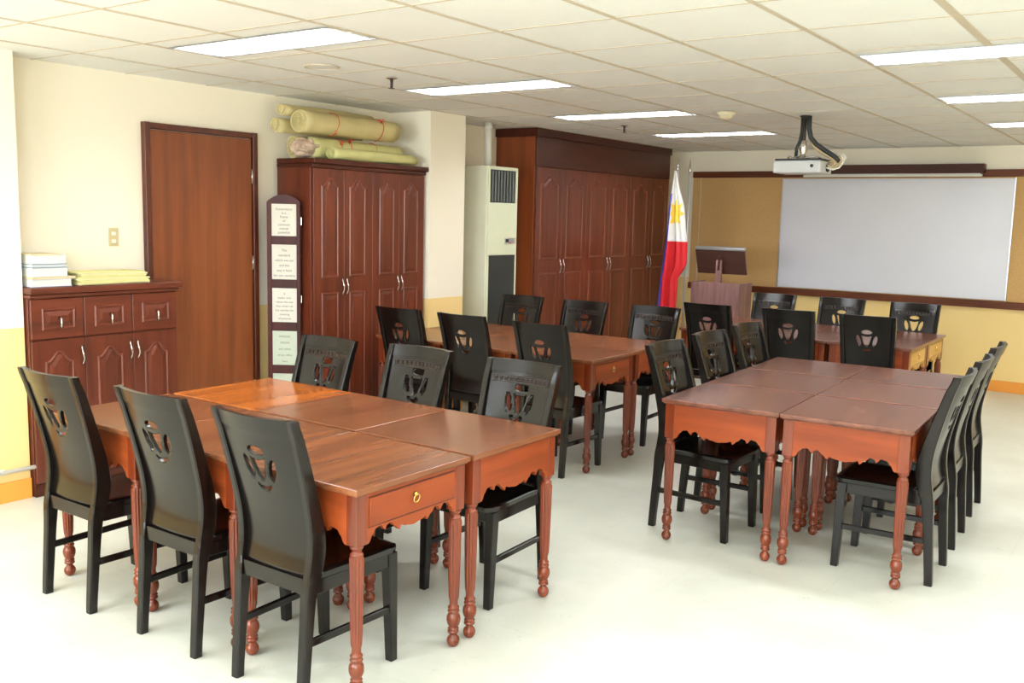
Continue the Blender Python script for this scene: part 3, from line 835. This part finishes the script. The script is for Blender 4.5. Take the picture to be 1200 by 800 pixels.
def make_desk():
    t = thing('desk', 'x', 'desk', group='square wooden desks')
    bm = newbm()
    box(bm, -DD/2, DD/2, -DW/2, DW/2, TZ-.020, TZ, .004, segs=2)
    box(bm, -DD/2+.008, DD/2-.008, -DW/2+.008, DW/2-.008, TZ-.027, TZ-.0205, .002)
    obj('tabletop', bm, M['top'], t)
    zt = TZ-.0275; ins = .016; lg = .05
    hx, hy = DD/2-ins, DW/2-ins
    # aprons: +X (drawer), -X, +Y, -Y
    for k, (axis, s) in enumerate((('X', 1), ('X', -1), ('Y', 1), ('Y', -1))):
        L_ = (2*hy if axis == 'X' else 2*hx)-2*lg+.002
        bm = apron_bm(L_)
        if axis == 'X': m = Matrix.Translation((s*(hx-.003), 0, zt)) @ Matrix.Rotation(s*pi/2, 4, 'Z')
        else: m = Matrix.Translation((0, s*(hy-.003), zt)) @ Matrix.Rotation(pi if s > 0 else 0, 4, 'Z')
        for v in bm.verts: v.co = m @ v.co
        obj('apron', bm, M['apron'] if axis == 'X' else M['apronx'], t)
    bm = newbm(); w = hy-lg-.012
    box(bm, hx-.0028, hx+.002, -w, w, zt-.118, zt-.018, .002)
    dr = obj('drawer', bm, M['apron'], t)
    bm = newbm()
    for y0, y1_, z0, z1 in ((-w-.004, w+.004, zt-.0175, zt-.0135), (-w-.004, w+.004, zt-.1225, zt-.1185)): box(bm, hx-.0029, hx-.0015, y0, y1_, z0, z1)
    obj('drawer_gap', bm, M['crown'], dr)
    bm = newbm(); tube(bm, [(hx+.002, 0, zt-.052), (hx+.012, 0, zt-.052)], [.01, .006], 10)
    tube(bm, [(hx+.011+.003*cos(a*pi/10), .015*sin(a*pi/10), zt-.067+.015*cos(a*pi/10)) for a in range(20)], .0028, 6, closed=True)
    obj('ring_pull', bm, M['brass'], dr)
    prof = [(.010, .0), (.017, .004), (.023, .014), (.0255, .026), (.023, .036), (.016, .045), (.0125, .051), (.013, .054), (.021, .058), (.0225, .062), (.0215, .066), (.018, .069),
            (.0205, .072), (.022, .075), (.0195, .079), (.017, .081), (.022, .089), (.0265, .102), (.0275, .114), (.026, .126), (.021, .136), (.0185, .140), (.0225, .144), (.0235, .148), (.021, .152), (.0185, .155),
            (.022, .159), (.0225, .163), (.0195, .167), (.0165, .171), (.0165, .182), (.0172, .192), (.0188, .198), (.0205, .206), (.0225, .26), (.0248, .38), (.0265, .49), (.0268, .512), (.0245, .520), (.0215, .522),
            (.0235, .525), (.0245, .529), (.022, .533), (.0175, .536), (.0172, .541), (.020, .546), (.0235, .551), (.0245, .556), (.0225, .560)]
    fl = lambda z: .24 if .203 < z < .515 else 0.
    bmz = zt-.178
    for sx in (-1, 1):
        for sy in (-1, 1):
            bm = newbm(); cx, cy = sx*(hx-lg/2), sy*(hy-lg/2)
            k = (bmz)/.560
            lathe(bm, [(r_, z_*k) for r_, z_ in prof], cx, cy, 48, flute=fl)
            box(bm, cx-lg/2, cx+lg/2, cy-lg/2, cy+lg/2, bmz, zt-.0005, .002)
            obj('leg', bm, M['legw'], t)
    return t
desk0 = make_desk(); _used = [False]
def set_mat(root, name, mat, idx=None):
    k = -1
    for c in root.children:
        if c.name.split('.')[0] == name:
            k += 1
            if idx is None or k == idx:
                c.material_slots[0].link = 'OBJECT'; c.material_slots[0].material = mat
def desk(x, y, rz, label, group, top=None):
    if not _used[0]:
        _used[0] = True; o = desk0; o.location = (x, y, 0); o.rotation_euler = (0, 0, rz); o['label'] = label
    else: o = dup(desk0, label, (x, y, 0), rz)
    o['group'] = group
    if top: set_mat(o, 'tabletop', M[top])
    return o
def block(x0, y0, th, nx, ny, px, py, rots, labs, group, tops, jit=.0):
    """x0,y0 = nearest right/left corner; cell (i,j) counted along +x*sx and +y"""
    out = {}
    for i in range(nx):
        for j in range(ny):
            lx = (-1 if px < 0 else 1)*(i+.5)*abs(px); ly = (j+.5)*py
            wx = x0+lx*cos(th)-ly*sin(th); wy = y0+lx*sin(th)+ly*cos(th)
            out[i, j] = desk(wx, wy, th+rots(i, j)+random.uniform(-.003, .003), labs[i, j], group, tops(i, j))
    return out
g = 'desks of the front left block'
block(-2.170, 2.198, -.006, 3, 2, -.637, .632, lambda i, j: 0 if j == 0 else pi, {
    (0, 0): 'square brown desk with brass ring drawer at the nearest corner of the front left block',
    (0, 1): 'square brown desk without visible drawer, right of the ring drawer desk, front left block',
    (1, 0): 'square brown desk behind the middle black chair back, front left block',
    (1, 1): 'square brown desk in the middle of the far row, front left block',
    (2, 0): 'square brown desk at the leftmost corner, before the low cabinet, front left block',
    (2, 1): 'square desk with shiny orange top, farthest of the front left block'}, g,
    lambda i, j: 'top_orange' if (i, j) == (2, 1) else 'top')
g = 'desks of the rear left block'
block(-3.085, 5.272, .0, 3, 2, -.637, .617, lambda i, j: 0 if j == 0 else pi, {
    (0, 0): 'square brown desk at the near right corner of the rear left block',
    (0, 1): 'square brown desk at the far right corner of the rear left block',
    (1, 0): 'square brown desk in the middle of the near row, rear left block',
    (1, 1): 'square brown desk in the middle of the far row, rear left block',
    (2, 0): 'square brown desk at the near left end of the rear left block',
    (2, 1): 'square brown desk at the far left end, by the air conditioner'}, g, lambda i, j: 'top')
g = 'desks of the right block'
block(-2.160, 4.402, .046, 2, 3, .616, .655, lambda i, j: pi/2, {
    (0, 0): 'square dark-topped desk at the near left corner of the right block',
    (1, 0): 'square dark-topped desk at the near right corner of the right block',
    (0, 1): 'square dark-topped desk in the middle of the left column, right block',
    (1, 1): 'square dark-topped desk in the middle of the right column, right block',
    (0, 2): 'square dark-topped desk at the far left corner of the right block',
    (1, 2): 'square dark-topped desk at the far right corner of the right block'}, g, lambda i, j: 'top_dark')
g = 'desks of the rear right block'
bd = block(-1.632, 7.505, .0, 3, 2, -.637, .617, lambda i, j: 0, {
    (0, 0): 'desk with pale tan drawer front at the near right end of the rear right block',
    (0, 1): 'desk with pale tan drawer front at the far right end, nearest the whiteboard',
    (1, 0): 'dark-topped desk in the middle of the near row, rear right block',
    (1, 1): 'dark-topped desk in the middle of the far row, rear right block',
    (2, 0): 'dark-topped desk at the near left end of the rear right block, by the lectern',
    (2, 1): 'dark-topped desk at the far left end of the rear right block, by the lectern'}, g, lambda i, j: 'top_dark')
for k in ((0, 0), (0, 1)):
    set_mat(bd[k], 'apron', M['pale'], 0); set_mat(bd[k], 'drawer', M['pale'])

# ------------------------------------------------------------------ chair
def post_prof():
    # (y centre, z, depth)
    K = [(-.222, 0, .036), (-.212, .15, .040), (-.200, .30, .045), (-.192, .39, .054), (-.174, .46, .068), (-.163, .53, .072), (-.171, .62, .064), (-.194, .72, .056), (-.224, .83, .048), (-.254, .93, .042), (-.279, 1.0, .036)]
    out = []
    n = 40
    for i in range(n+1):
        z = i/n
        for a in range(len(K)-1):
            if K[a][1] <= z <= K[a+1][1]+1e-9:
                p0 = K[max(a-1, 0)]; p1 = K[a]; p2 = K[a+1]; p3 = K[min(a+2, len(K)-1)]
                t_ = (z-p1[1])/(p2[1]-p1[1])
                def cr(q):
                    return .5*((2*p1[q])+(-p0[q]+p2[q])*t_+(2*p0[q]-5*p1[q]+4*p2[q]-p3[q])*t_*t_+(-p0[q]+3*p1[q]-3*p2[q]+p3[q])*t_**3)
                out.append((cr(0), z, cr(2))); break
    return out
PROF = post_prof()
def prof_at(z):
    i = min(len(PROF)-2, max(0, int(z*40))); a, b_ = PROF[i], PROF[i+1]; t_ = (z-a[1])/(b_[1]-a[1])
    return a[0]+(b_[0]-a[0])*t_, a[2]+(b_[2]-a[2])*t_
def post_x(z): return .170+.022*max(0, (z-.35)/.65)
PW = .015
def panel_y(x, z):
    """bowed back panel, hollow towards the sitter"""
    y, d_ = prof_at(z); k = max(0., min(1., (z-.5)/.5))
    return y - .004 - (.010+.022*k)*(1-(x/.178)**2)
def make_chair():
    t = thing('wooden_chair', 'x', 'chair', group='black wooden chairs')
    for s in (-1, 1):
        bm = newbm(); rings = []
        for (y, z, d_) in PROF:
            x = s*post_x(z); w = PW+(.003 if z < .45 else 0)
            c_ = .005
            ring = []
            for (dx, dy) in ((-w+c_, -d_/2), (w-c_, -d_/2), (w, -d_/2+c_), (w, d_/2-c_), (w-c_, d_/2), (-w+c_, d_/2), (-w, d_/2-c_), (-w, -d_/2+c_)):
                ring.append(bm.verts.new((x+dx, y+dy, z)))
            rings.append(ring)
        for a, b_ in zip(rings, rings[1:]):
            for i in range(8):
                f = bm.faces.new((a[i], a[(i+1) % 8], b_[(i+1) % 8], b_[i]))
        bm.faces.new(rings[0]); bm.faces.new(rings[-1])
        obj('rear_leg', bm, M['black'], t)
    # front legs, tapered and splayed a little
    for s in (-1, 1):
        bm = newbm(); xs_ = s*.180
        q = [(.017, .0, .212), (.023, .43, .196)]
        A = []
        for w, z, y in q: A.append([bm.verts.new((xs_+dx*w, y+dy*w, z)) for dx, dy in ((-1, -1), (1, -1), (1, 1), (-1, 1))])
        for i in range(4): bm.faces.new((A[0][i], A[0][(i+1) % 4], A[1][(i+1) % 4], A[1][i]))
        bm.faces.new(A[0]); bm.faces.new(A[1])
        bmesh.ops.bevel(bm, geom=bm.edges[:], offset=.003, segments=1, affect='EDGES')
        obj('front_leg', bm, M['black'], t)
    # seat rails
    bm = newbm()
    for s in (-1, 1):
        n0 = len(bm.verts); box(bm, -.011, .011, -.162, .174, .378, .43, .002)
        xform(bm, n0, Matrix.Translation((s*.178, 0, 0)) @ Matrix.Rotation(-s*.045, 4, 'Z'))
    box(bm, -.162, .162, .188, .208, .378, .43, .002); box(bm, -.152, .152, -.205, -.183, .382, .438, .002)
    obj('seat_rail', bm, M['black'], t)
    for s in (-1, 1):
        bm = newbm(); tilt = .02
        n0 = 0; box(bm, -.009, .009, -.190, .187, .195, .222, .003)
        xform(bm, 0, Matrix.Translation((s*.178, 0, 0)) @ Matrix.Rotation(-s*.04, 4, 'Z')); obj('stretcher', bm, M['black'], t)
    # seat: saddled plank with rounded front corners
    bm = newbm(); nx, ny = 16, 16; T = []; B = []
    def half(y):
        u = (y+.172)/.412; w = .184+.022*min(1, u*1.1)
        if u > .86: w -= .03*((u-.86)/.14)**2.2
        return w
    for j in range(ny+1):
        y = -.150+.390*(j/ny); rt, rb = [], []
        for i in range(nx+1):
            x = half(y)*(2*i/nx-1); yy_ = y-.008*(x/.2)**4 if j == ny else y
            e = max(abs(2*i/nx-1), abs(2*j/ny-1)); dip = -.010*(1-(2*i/nx-1)**2)*(1-(2*j/ny-1)**2)
            rnd_ = -.006 if (i in (0, nx) or j in (0, ny)) else 0
            rt.append(bm.verts.new((x, yy_, .456+dip+rnd_))); rb.append(bm.verts.new((x*.985, y-.003 if j == ny else y, .4305)))
        T.append(rt); B.append(rb)
    for j in range(ny):
        for i in range(nx):
            f = bm.faces.new((T[j][i], T[j][i+1], T[j+1][i+1], T[j+1][i])); f.smooth = True; bm.faces.new((B[j][i], B[j+1][i], B[j+1][i+1], B[j][i+1]))
    for j in range(ny):
        for i in (0, nx): bm.faces.new((T[j][i], T[j+1][i], B[j+1][i], B[j][i]))
    for i in range(nx):
        for j in (0, ny): bm.faces.new((T[j][i], T[j][i+1], B[j][i+1], B[j][i]))
    obj('seat', bm, M['blackseat'], t)
    # bowed back panel with pierced motif
    bm = newbm(); nx, nz = 26, 44; F, K = [], []; th = .007
    z0, z1 = .440, .995
    for j in range(nz+1):
        z = z0+(z1-z0)*j/nz; rf, rb = [], []
        hw = post_x(z)-.008
        for i in range(nx+1):
            x = hw*(2*i/nx-1); y = panel_y(x, z); rf.append(bm.verts.new((x, y+th, z))); rb.append(bm.verts.new((x, y-th, z)))
        F.append(rf); K.append(rb)
    for j in range(nz):
        for i in range(nx):
            bm.faces.new((F[j][i], F[j][i+1], F[j+1][i+1], F[j+1][i])).smooth = True; bm.faces.new((K[j][i], K[j+1][i], K[j+1][i+1], K[j][i+1])).smooth = True
        for i in (0, nx): bm.faces.new((F[j][i], F[j+1][i], K[j+1][i], K[j][i]))
    for i in range(nx):
        for j in (0, nz): bm.faces.new((F[j][i], F[j][i+1], K[j][i+1], K[j][i]))
    panel = obj('back_panel', bm, M['black'], t)
    bm = newbm(); Z = .81
    def ell(cx, cz, rx, rz, rot_=0, n=24, top=1., bot=1.):
        o_ = []
        for i in range(n):
            a = 2*pi*i/n; x = rx*cos(a); z = rz*sin(a)*(top if sin(a) > 0 else bot)
            o_.append((cx+x*cos(rot_)-z*sin(rot_), cz+x*sin(rot_)+z*cos(rot_)))
        return o_
    shapes = [ell(0, Z+.062, .040, .019, 0, top=1., bot=.7)]
    for s in (-1, 1):
        # side petals: ovals leaning outwards at the top
        P_ = ell(.059, Z-.004, .0155, .043, -.28)
        shapes.append([(s*p[0], p[1]) for p in P_])
    shapes.append([(-.010, Z-.048), (.008, Z-.048), (.020, Z-.02), (.030, Z+.012), (.037, Z+.036), (.018, Z+.030), (0, Z+.028), (-.018, Z+.030), (-.037, Z+.036), (-.033, Z+.006), (-.024, Z-.024)])
    cres = []
    for i in range(13):
        u = i/12*2-1; cres.append((.036*u, Z-.064+.006*(1-u*u)*-1))
    for i in range(1, 12):
        u = 1-i/12*2; cres.append((.036*u, Z-.064-.024*(1-u*u)**.7))
    shapes.append(cres)
    for sh in shapes: prism(bm, sh, 'Y', -.35, -.12)
    cut = obj('cutter', bm, M['black'])
    md = panel.modifiers.new('cut', 'BOOLEAN'); md.operation = 'DIFFERENCE'; md.object = cut; md.solver = 'EXACT'
    bpy.context.view_layer.update()
    dg = bpy.context.evaluated_depsgraph_get(); me = bpy.data.meshes.new_from_object(panel.evaluated_get(dg))
    old = panel.data; panel.modifiers.clear(); panel.data = me; bpy.data.meshes.remove(old); bpy.data.objects.remove(cut)
    # crest rail (thicker top) and carved band
    bm = newbm(); nx = 20; R4 = []
    for i in range(nx+1):
        x = .176*(2*i/nx-1); ring = []
        for z, dy in ((.945, -.0095), (.945, .0095), (1.001, .0095), (1.001, -.0095)):
            ring.append(bm.verts.new((x, panel_y(x, min(z, .999))+dy, z)))
        R4.append(ring)
    for a, b_ in zip(R4, R4[1:]):
        for i in range(4): bm.faces.new((a[i], a[(i+1) % 4], b_[(i+1) % 4], b_[i]))
    bm.faces.new(R4[0]); bm.faces.new(R4[-1]); obj('crest_rail', bm, M['black'], t)
    bm = newbm()
    for i in range(12):
        x = -.146+.292*i/11; z = .912; y = panel_y(x, z)+th
        n0 = len(bm.verts); box(bm, x-.0095, x+.0095, y-.001, y+.003, z-.010, z+.010, .001)
    for z in (.898, .927):
        tube(bm, [(x_, panel_y(x_, z)+th, z) for x_ in [-.158+.316*i/14 for i in range(15)]], .0025, 5)
    obj('carved_band', bm, M['blackcarve'], t)
    return t
chair0 = make_chair(); _c = [False]
def chair(x, y, rz, label, group):
    if not _c[0]: _c[0] = True; chair0.location = (x, y, 0); chair0.rotation_euler = (0, 0, rz); chair0['label'] = label; o = chair0
    else: o = dup(chair0, label, (x, y, 0), rz)
    o['group'] = group; return o
B1 = 'black wooden chair '
g = 'chairs around the front left desks'
chair(-2.500, 2.332, 0, B1+'nearest to us, back turned, by the brass ring drawer', g)
chair(-3.082, 2.332, .0, B1+'in the middle of the three with backs to us in front', g)
chair(-3.752, 2.315, .0, B1+'at far left, back to us, before the low cabinet', g)
chair(-2.495, 3.36, pi, B1+'facing us at the near right corner of the front left block', g)
chair(-3.160, 3.385, pi-.02, B1+'facing us in the middle of the front left block', g)
chair(-3.756, 3.325, pi-.02, B1+'facing us before the display panel and tall cabinet', g)
g = 'chairs around the rear left desks'
chair(-4.632, 5.395, .02, B1+'back to us, directly before the tall cabinet doors', g)
chair(-4.035, 5.385, -.01, B1+'back to us, middle of the near row at the rear left block', g)
chair(-3.356, 5.335, -.02, B1+'back to us, rightmost of the near row at the rear left block', g)
chair(-4.638, 6.455, pi+.03, B1+'facing us before the air conditioner', g)
chair(-4.000, 6.425, pi, B1+'facing us before the wardrobe doors, middle of the far row', g)
chair(-3.375, 6.455, pi, B1+'facing us before the flag, rightmost in that far row', g)
g = 'chairs around the right desks'
chair(-2.060, 4.785, -pi/2-.03, B1+'nearest of three on the left side of the right block', g)
chair(-2.082, 5.425, -pi/2-.05, B1+'second of three on the left side of the right block', g)
chair(-2.108, 6.085, -pi/2-.05, B1+'farthest of three on the left side of the right block', g)
chair(-1.083, 4.825, pi/2+.01, B1+'nearest of three on the right side of the right block', g)
chair(-1.105, 5.44, pi/2+.04, B1+'second of three on the right side of the right block', g)
chair(-1.140, 6.128, pi/2+.03, B1+'farthest of three on the right side of the right block, leaning highest', g)
g = 'chairs around the rear right desks'
chair(-3.192, 7.575, -.02, B1+'back to us, directly before the lectern', g)
chair(-2.547, 7.62, .05, B1+'back to us, middle of the near row at the rear right block', g)
chair(-1.942, 7.62, .05, B1+'back to us, rightmost of the near row at the rear right block', g)
chair(-3.190, 8.60, pi+.03, B1+'facing us, leftmost of three below the whiteboard', g)
chair(-2.564, 8.61, pi, B1+'facing us, middle of three below the whiteboard', g)
chair(-1.911, 8.60, pi+.06, B1+'facing us, rightmost of three below the whiteboard', g)

# ------------------------------------------------------------------ camera, world, view
cd = bpy.data.cameras.new('camera'); cam = bpy.data.objects.new('camera', cd); COL.objects.link(cam); SC.camera = cam
yaw, pitch, roll_, fpx, ch = .6147, .1303, .0240, 1116.3, 1.6721
cy_, sy_ = cos(yaw), sin(yaw)
fwd = Vector((-sy_, cy_, 0)); rt = Vector((cy_, sy_, 0)); up = Vector((0, 0, 1))
f2 = fwd*cos(pitch)-up*sin(pitch); u2 = up*cos(pitch)+fwd*sin(pitch)
r3 = rt*cos(roll_)+u2*sin(roll_); u3 = -rt*sin(roll_)+u2*cos(roll_)
mw = Matrix((r3, u3, -f2)).transposed().to_4x4(); mw.translation = Vector((0, 0, ch)); cam.matrix_world = mw
cd.sensor_fit = 'HORIZONTAL'; cd.sensor_width = 36; cd.lens = fpx/1200*36; cd.clip_start = .05
w = bpy.data.worlds.new('world'); SC.world = w; w.use_nodes = True
w.node_tree.nodes['Background'].inputs['Color'].default_value = (.8, .9, 1, 1); w.node_tree.nodes['Background'].inputs['Strength'].default_value = 1.
SC.view_settings.view_transform = 'Standard'; SC.view_settings.look = 'None'; SC.view_settings.gamma = 1; SC.view_settings.use_curve_mapping = False
SC.view_settings.exposure = 0.60
SC.cycles.use_denoising = True
SC.cycles.max_bounces = 8; SC.cycles.diffuse_bounces = 5
SC.cycles.sample_clamp_indirect = 3
SC.cycles.blur_glossy = 1.
SC.cycles.caustics_reflective = False; SC.cycles.caustics_refractive = False
